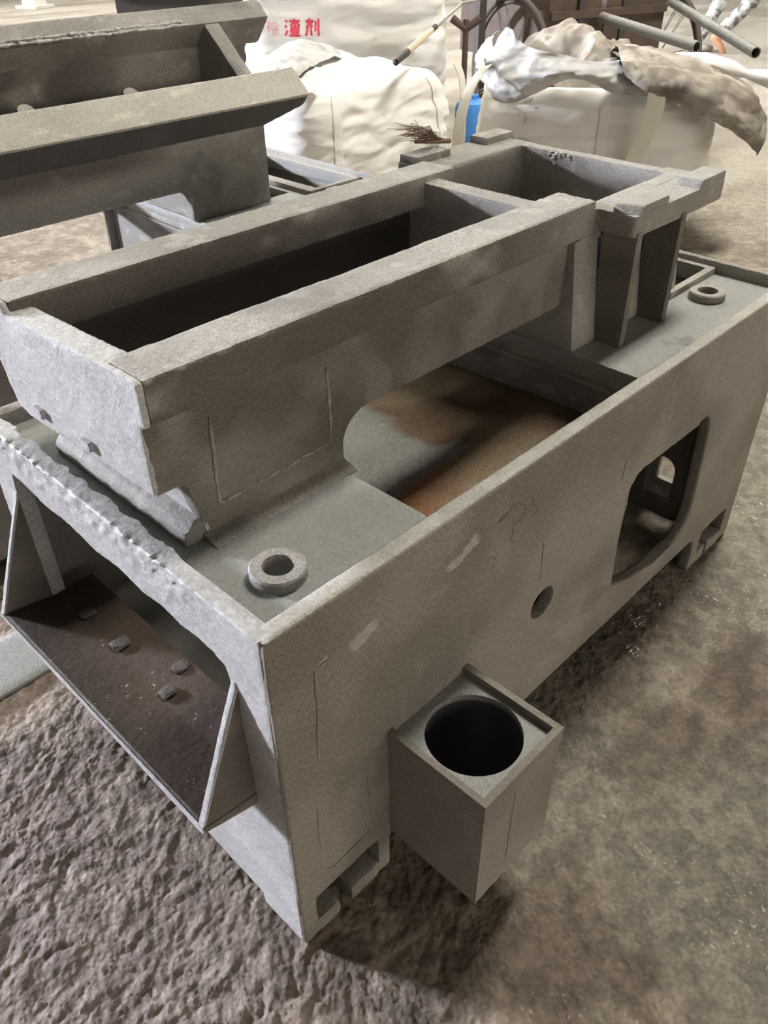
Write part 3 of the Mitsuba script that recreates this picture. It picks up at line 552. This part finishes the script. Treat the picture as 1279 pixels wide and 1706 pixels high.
# ---- printing on the bags: strokes laid on the cloth
def strokes(f, w, d, side, lines, s0, z0, size, wid, mat, parent, skew=0.0, cut=None):
    ms = []
    for ln in lines:
        q = np.array(ln, float); dd = np.r_[0, np.cumsum(np.linalg.norm(np.diff(q, axis=0), axis=1))]; n = max(4, int(dd[-1] * 10))
        a = np.stack([np.interp(np.linspace(0, dd[-1], n), dd, q[:, k]) for k in (0, 1)], 1)
        tg = np.gradient(a, axis=0); tg /= np.linalg.norm(tg, axis=1, keepdims=True) + 1e-9
        nr = np.stack([-tg[:, 1], tg[:, 0]], 1)
        def onto(b):
            s_ = s0 + b[:, 0] * size; z_ = z0 + b[:, 1] * size + skew * b[:, 0] * size
            return f(face_phi(w, d, s_, side), z_, .0045)
        P3 = np.stack([onto(a - nr * wid / 2), onto(a + nr * wid / 2)], 1)
        add('print_stroke', sheet(P3, .0015), mat, False, parent, 'red printed stroke' if mat != 'grey_print' else 'faint grey handwritten mark')
chu = [[(.08, .95), (.08, .02)], [(.08, .93), (.30, .93), (.18, .68), (.30, .45), (.10, .40)], [(.62, .98), (.36, .66)], [(.62, .98), (.95, .68)], [(.48, .62), (.84, .62)], [(.40, .45), (.92, .45)], [(.66, .62), (.66, .05), (.58, .10)], [(.50, .33), (.40, .12)], [(.80, .33), (.92, .12)]]
zha = [[(.06, .92), (.18, .82)], [(.02, .62), (.14, .52)], [(.02, .05), (.20, .35)], [(.30, .86), (.98, .86)], [(.64, 1.0), (.64, .55)], [(.62, .84), (.34, .58)], [(.66, .84), (.96, .58)], [(.40, .50), (.40, .18)], [(.40, .50), (.88, .50), (.88, .18)], [(.40, .34), (.88, .34)], [(.40, .18), (.88, .18)], [(.26, .03), (1.0, .03)]]
ji = [[(.30, 1.0), (.36, .90)], [(.06, .84), (.60, .84)], [(.16, .80), (.52, .50)], [(.50, .80), (.10, .48)], [(.22, .48), (.20, .22), (.08, .02)], [(.44, .48), (.44, .02)], [(.72, .86), (.72, .28)], [(.92, .98), (.92, .04), (.82, .10)]]
for q, s0 in ((zha, -.350), (ji, -.235)): strokes(f1, 1.25, 1.10, -1, q, s0, .870, .092, .13, 'red_print', b1)
strokes(f1, 1.25, 1.10, -1, chu, -.462, .865, .085, .07, 'faint_print', b1)
marks = [[(.0, .96), (.20, 1.0), (.10, .88), (.22, .90)], [(.12, .72), (.12, .80)], [(.0, .50), (.06, .56), (.20, .52), (.22, .44)], [(.02, .30), (.0, .22), (.10, .18), (.22, .22), (.20, .34)], [(.06, .04), (.16, .10)]]
strokes(f3, 1.16, .98, -1, marks, -.44, .30, .42, .03, 'grey_print', b3)

# ------------------------------------------------------------------ hand cart with spoked wheels, behind the bags
cart = thing('hand_cart', 'rusty two-wheeled hand cart with two long bare pipe handles behind the dirty-topped bag', 'cart')
ce, cl = np.array([.31, .951, 0]), np.array([.951, -.31, 0]); C0 = np.array([5.10, 3.46, 0.0])
def CP(l, e, z): return C0 + cl * l + ce * e + np.array([0, 0, z])
def wheel(l, r=.50):
    c = CP(l, 0, r); an = np.linspace(0, 2 * np.pi, 49)
    ring = lambda R: c + R * (np.cos(an)[:, None] * ce + np.sin(an)[:, None] * np.array([0, 0, 1.0]))
    w_ = add('wheel', tube(ring(r - .022), .022, 10, False), 'rubber', True, cart, 'spoked bicycle wheel with a dark tyre')
    add('rim', tube(ring(r - .055), .014, 8, False), 'rusty_steel', True, w_)
    add('hub', tube([c - cl * .05, c + cl * .05], .03, 12), 'rusty_steel', True, w_)
    for k in range(28):
        a = k / 28 * 2 * np.pi; sgn = .04 if k % 2 else -.04
        add('spoke', tube([c + cl * sgn, c + (r - .06) * (math.cos(a + .25 * (1 if k % 4 < 2 else -1)) * ce + math.sin(a + .25 * (1 if k % 4 < 2 else -1)) * np.array([0, 0, 1.]))], .003, 4), 'grey_steel', False, w_)
wheel(0); wheel(1.40)
add('axle', tube([CP(-.05, 0, .5), CP(1.45, 0, .5)], .018, 10), 'rusty_steel', True, cart)
def obox(l0, l1, e0, e1, z0, z1):
    m = B(l0, l1, e0, e1, z0, z1).transform([[cl[0], ce[0], 0, C0[0]], [cl[1], ce[1], 0, C0[1]], [0, 0, 1, 0]])
    q = tm(m.transform([[1, 0, 0, 0], [0, 1, 0, 0], [0, 0, 1, 0]])); q.fix_normals(); return q
add('side_board', obox(.16, .175, -.20, .95, .56, 1.02), 'rusty_steel', 30, cart)
add('side_board', obox(1.215, 1.23, -.20, .95, .56, 1.02), 'rusty_steel', 30, cart)
add('front_board', obox(.16, .62, -.205, -.19, .58, 1.02), 'rusty_steel', 30, cart)
add('front_board', obox(.66, 1.23, -.215, -.20, .54, 1.02), 'rusty_steel', 30, cart)
add('tail_board', obox(.16, 1.23, .94, .955, .56, 1.02), 'rusty_steel', 30, cart)
add('cart_floor', obox(.16, 1.23, -.20, .95, .54, .56), 'rusty_steel', 30, cart)
for l_ in (.40, .80): add('frame_bar', obox(l_, l_ + .05, -.235, -.215, .50, 1.00), 'dark_steel', 30, cart)
add('frame_bar', obox(.16, 1.23, -.24, -.215, .84, .89), 'rusty_steel', 30, cart)
add('frame_bar', obox(-.16, -.10, .20, .26, .42, 1.30), 'dark_steel', 30, cart); add('frame_bar', obox(-.16, .20, .20, .26, .46, .52), 'dark_steel', 30, cart)
add('support_leg', obox(.30, .35, .85, .90, 0, .56), 'rusty_steel', 30, cart); add('support_leg', obox(1.05, 1.10, .85, .90, 0, .56), 'rusty_steel', 30, cart)
def pipe(a, b, r):
    a, b = np.array(a), np.array(b); d = (b - a) / np.linalg.norm(b - a); n_ = 20
    o_ = tube([a, b], r, n_, False); i_ = tube([a, b], r * .8, n_, False); i_.faces = i_.faces[:, ::-1]
    fs = [[k + s_, (k + 1) % n_ + s_, k + s_ + 2 * n_] for s_ in (0, n_) for k in range(n_)] + [[(k + 1) % n_ + s_, (k + 1) % n_ + s_ + 2 * n_, k + s_ + 2 * n_] for s_ in (0, n_) for k in range(n_)]
    add('pipe_handle', trimesh.Trimesh(np.vstack([o_.vertices, i_.vertices]), np.vstack([o_.faces, i_.faces, fs]), process=False), 'grey_steel', 40, cart, 'bare grey steel pipe handle')
pipe((5.287, 2.123, .750), (5.83, 3.69, .90), .034); pipe((5.42, 1.787, .73), (6.48, 3.00, .887), .033)

# ------------------------------------------------------------------ smaller things around
A_, B_, C_, D_ = np.array([2.80, 2.43, .905]), np.array([3.424, 2.747, .97]), np.array([4.157, 3.181, 1.0]), np.array([4.72, 3.42, 1.0])
tl = thing('steel_rod_tool', 'long bent steel rod with a wooden grip lying across the middle bag towards the cart', 'tool')
add('grip', tube([A_, A_ + (B_ - A_) * .25, A_ + (B_ - A_) * .8, B_], [.013, .016, .0155, .012], 14), 'wood', True, tl, 'pale wooden grip with a blackened end')
add('grip_end', tube([A_ - (B_ - A_) * .03, A_ + (B_ - A_) * .26], [.0145, .0172], 14), 'dark_steel', True, tl)
add('rod', tube([B_, B_ * .5 + C_ * .5, C_ * .9 + B_ * .1, C_ + [.03, .01, .012], C_ * .4 + D_ * .6, D_], .009, 10), 'bright_steel', True, tl)
add('ferrule', tube([B_ - (B_ - A_) * .06, B_ + (C_ - B_) * .06], .014, 12), 'dark_steel', True, tl)
st = thing('steel_stand', 'slim rusty stand with a forked head between the back bag and the spoked wheel', 'stand')
sp = np.array([4.72, 3.585, 0])
add('post', tube([sp, sp + [0, 0, .86]], [.022, .020], 10), 'rusty_steel', True, st)
for sg in (-1, 1): add('arm', tube([sp + [0, 0, .80], sp + np.array([.07 * sg, -.07 * sg, .87])], [.022, .028], 10), 'rusty_steel', True, st)
add('foot_plate', tm(cyl((sp[0], sp[1]), .08, 0, .02)), 'rusty_steel', 40, st)
bb_ = thing('blue_barrel', 'bright blue plastic barrel glimpsed between the middle bag and the dirty-topped bag', 'barrel')
q = trimesh.creation.revolve(np.array([(0, 0), (.10, 0), (.12, .02), (.125, .15), (.12, .17), (.125, .20), (.125, .36), (.11, .40), (.05, .42), (0, .42)]), sections=36); q.apply_translation((4.50, 3.31, 0))
add('body', q, 'blue_plastic', 40, bb_)
add('cap', tm(cyl((4.50, 3.31), .035, .415, .445)), 'blue_plastic', 40, bb_)
# twigs
tw = thing('twig_bundle', 'small tuft of dry brown twigs on the rear ledge of the foreground casting', 'twigs')
add('stem', tube([(1.235, .765, 1.043), (1.19, .775, 1.047), (1.13, .785, 1.055)], [.006, .005, .004], 6), 'twig', True, tw)
ms = []
for k in range(70):
    b_ = np.array([1.20 + rng.normal(0, .010), .775 + rng.normal(0, .004), 1.046 + abs(rng.normal(0, .004))]); e_ = np.array([1.125 + rng.normal(0, .022), .79 + rng.normal(0, .022), 1.055 + abs(rng.normal(0, .020))])
    m = (b_ + e_) / 2 + rng.normal(0, .008, 3) + [0, 0, .006]; ms.append(tube([b_, m, e_], [.0010, .0009, .0005], 4, False))
add('twigs', cat(ms), 'twig', False, tw, kind='stuff')
# lumps in the chute
LB = ['flat grey slag lump on the chute crease, largest of the four', 'grey slag lump in the darkest upper part of the chute', 'angular slag chip on the inner edge of the chute near its right gusset', 'round slag nut on the chute crease nearest the right gusset']
for k, (x, y, r, fl) in enumerate(((.022, .513, .021, .5), (.020, .634, .019, .45), (.066, .381, .018, .5), (.016, .348, .017, .6))):
    s_ = trimesh.creation.icosphere(3, 1.0); v = np.array(s_.vertices); v *= 1 + .9 * (nfbm(v * 1.5 + k * 5, 3, k) - .5)[:, None]
    v = np.clip(v, -.85, .8) * [r, r * .9, r * fl * .55]; s_.vertices = v + [x, y, .3905 + r * fl * .40]
    add('slag_lump', s_, 'slag', 40, None, LB[k], 'slag lump')
add('steel_plate', cast(B(-.45, .75, .955, 1.14, -.006, .012), .03, .0006, 3, 1), 'deck_iron', 35, None, 'flat grey-green steel plate lying on the floor between the two castings', 'plate')
cb = thing('cardboard_box', 'brown cardboard box on the floor just left of the back bag', 'box')
bx = B(-.25, .25, -.2, .2, 0, .5) - B(-.24, .24, -.19, .19, .01, .6)
add('body', tm(bx.rotate((0, 0, 30)).translate((3.95, 5.35, .004))), 'cardboard', False, cb)
for k, (a, sg) in enumerate(((0, 1), (180, -1))):
    add('flap', tm(B(-.25, .25, 0, .18, -.003, .003).rotate((38, 0, 0)).translate((0, .2, .5)).rotate((0, 0, 30 + a)).translate((3.95, 5.35, .004))), 'cardboard', False, cb)
bn = thing('steel_bin', 'dark steel bin standing at the far left beyond the cardboard box', 'bin')
bm = (B(-.5, .5, -.4, .4, .08, .95) - B(-.48, .48, -.38, .38, .1, 2)).rotate((0, 0, 35)).translate((4.3, 6.4, 0))
add('body', tm(bm), 'dark_steel', False, bn)
add('lip', tm((B(-.53, .53, -.43, .43, .93, .97) - B(-.48, .48, -.38, .38, 0, 2)).rotate((0, 0, 35)).translate((4.3, 6.4, 0))), 'dark_steel', False, bn)
for sx in (-.42, .36):
    for sy in (-.34, .28): add('leg', tm(B(sx, sx + .06, sy, sy + .06, 0, .09).rotate((0, 0, 35)).translate((4.3, 6.4, 0))), 'dark_steel', False, bn)
col = thing('column', 'pale square column base on the far floor at the top left', 'column')
add('shaft', tm(B(-.16, .16, -.16, .16, 0, HALL[4]).rotate((0, 0, 20)).translate((8.1, 17.2, 0))), 'white_paint', False, col)
add('base_plate', tm(B(-.26, .26, -.26, .26, 0, .05).rotate((0, 0, 20)).translate((8.1, 17.2, 0))), 'white_paint', False, col)

# ------------------------------------------------------------------ the walking person, far right
pn = thing('person', 'person in grey camouflage trousers walking on the far floor, only the legs in view', 'person')
PO = np.array([10.50, 4.62, 0.0]); wd = np.array([.66, -.75, 0]); wl = np.array([.75, .66, 0]) # walking direction, left-right axis
def J(f, l, z): return PO + wd * f + wl * l + np.array([0, 0, z])
def limb(ch):
    ms = []
    for (a, ra), (b, rb) in zip(ch[:-1], ch[1:]):
        ms.append(Manifold.batch_hull([Manifold.sphere(ra, 20).translate(tuple(a)), Manifold.sphere(rb, 20).translate(tuple(b))]))
    return ms
def organic(ms, L_=.03, it=5):
    m = Manifold.batch_boolean(ms, __import__('manifold3d').OpType.Add); return cast(m, L_, .0002, 3, it)
hip = (.30, .95); bk = J(.28, .10, .93); fk = J(.32, -.10, .93)
legs = limb([(bk, .105), (J(.19, .09, .50), .085), (J(.02, .09, .14), .075)]) + limb([(fk, .105), (J(.52, -.09, .54), .085), (J(.22, -.08, .22), .072)]) + [Manifold.batch_hull([Manifold.sphere(.12, 20).translate(tuple(J(.30, s_ * .06, z_))) for s_ in (-1, 1) for z_ in (.92, 1.02)])]
add('trousers', organic(legs), 'camo', True, pn, 'loose grey camouflage trousers')
body = [Manifold.batch_hull([Manifold.sphere(r_, 20).translate(tuple(J(f_, l_, z_))) for f_, l_, z_, r_ in ((.30, -.08, 1.02, .11), (.30, .08, 1.02, .11), (.33, -.15, 1.36, .09), (.33, .15, 1.36, .09), (.33, 0, 1.40, .09))])]
body += limb([(J(.33, .19, 1.37), .062), (J(.22, .24, 1.12), .052), (J(.36, .24, .92), .042)]) + limb([(J(.33, -.19, 1.37), .062), (J(.38, -.24, 1.10), .052), (J(.58, -.22, .98), .042)])
add('shirt', organic(body), 'shirt', True, pn)
skin = limb([(J(.34, 0, 1.42), .055), (J(.36, 0, 1.54), .052)]) + [Manifold.batch_hull([Manifold.sphere(.078, 20).translate(tuple(J(.37, 0, 1.66))), Manifold.sphere(.055, 20).translate(tuple(J(.41, 0, 1.57)))]), Manifold.sphere(.014, 12).translate(tuple(J(.465, 0, 1.61)))]
skin += limb([(J(.33, 0, 1.30), .05), (J(.34, 0, 1.43), .05)])
for s_, e_, h_ in ((1, J(.22, .24, 1.12), J(.37, .24, .90)), (-1, J(.38, -.24, 1.10), J(.61, -.22, .97))): skin += limb([(J(.33, 0, 1.34), .045), (J(.33, .19 * s_, 1.36), .042), (e_, .034), (h_, .032)])
skin += [Manifold.sphere(.02, 12).translate(tuple(J(.36, s_ * .08, 1.62))) for s_ in (-1, 1)]
for w_, d_ in ((J(.37, .24, .90), np.array([.03, 0, -1])), (J(.61, -.22, .97), np.array([.75, 0, -.4]))):
    dv = wd * d_[0] + np.array([0, 0, d_[2]]); dv /= np.linalg.norm(dv); sv = wd * dv[2] - np.array([0, 0, 1.]) * np.dot(dv, wd)
    skin += limb([(w_, .034), (w_ + dv * .07, .036)])
    for k, ln_ in enumerate((.075, .085, .08, .065)):
        b_ = w_ + dv * .08 + sv * (k - 1.5) * .019; skin += limb([(b_, .010), (b_ + dv * ln_ * .55, .009), (b_ + dv * ln_ + wl * .01, .008)])
    skin += limb([(w_ + dv * .03 + sv * .03, .011), (w_ + dv * .07 + sv * .058, .009)])
add('body', organic(skin, .012, 3), 'skin', True, pn)
add('hair', organic([Manifold.sphere(.088, 24).translate(tuple(J(.352, 0, 1.685))) - B(-.2, .2, -.2, .2, -.2, .2).translate(tuple(J(.50, 0, 1.55)))], .02, 2), 'hair', True, pn)
def shoe(f0, l0, z0, pit, mat, lab):
    c_, s_ = math.cos(pit), math.sin(pit)
    pt = lambda f_, l_, z_: tuple(J(f0 + c_ * f_ - s_ * z_, l0 + l_, z0 + s_ * f_ + c_ * z_))
    m = [Manifold.batch_hull([Manifold.sphere(r_, 16).translate(pt(f_, l_, z_)) for f_, l_, z_, r_ in ((-.05, 0, .045, .045), (.08, -.02, .04, .038), (.08, .02, .04, .038), (.17, 0, .032, .032))]), Manifold.batch_hull([Manifold.sphere(.048, 16).translate(pt(-.03, 0, .06)), Manifold.sphere(.05, 16).translate(pt(-.02, 0, .12))])]
    add('shoe', organic(m, .02, 3), mat, True, pn, lab)
shoe(.03, .09, .0, 0.0, 'shoe_grey', 'pale grey shoe flat on the floor'); shoe(.17, -.08, .10, -.75, 'shoe_orange', 'orange-brown shoe lifted off the floor')
# bright metal shavings lying on the floor beside the casting
ms = []
for cx_, cy_, n_, sp_ in ((1.147, -.012, 26, .014), (1.042, -.050, 22, .012), (1.211, -.030, 6, .012)):
    for k in range(n_):
        a_ = rng.uniform(0, 6.28); q_ = np.array([cx_ + rng.normal(0, sp_), cy_ + rng.normal(0, sp_ * .7), .004 + abs(rng.normal(0, .002))]); w_ = rng.uniform(.002, .006)
        ms.append(tube([q_, q_ + np.array([math.cos(a_) * w_, math.sin(a_) * w_, .0015]), q_ + np.array([math.cos(a_ + .6) * w_ * 2, math.sin(a_ + .6) * w_ * 2, 0])], [.0006, .0011, .0005], 4))
add('metal_shavings', cat(ms), 'bright_steel', False, None, 'small heaps of bright metal shavings on the floor beside the foreground casting', None, None, 'stuff')
ms = []
for k in range(14):
    s_ = trimesh.creation.icosphere(1, rng.uniform(.002, .005)); s_.apply_translation((1.400, .565 + rng.normal(0, .02), 1.006 + rng.normal(0, .006))); ms.append(s_)
add('weld_spatter', cat(ms), 'bright_steel', True, main, 'bright weld spatter near the top of the square pocket', kind='stuff')
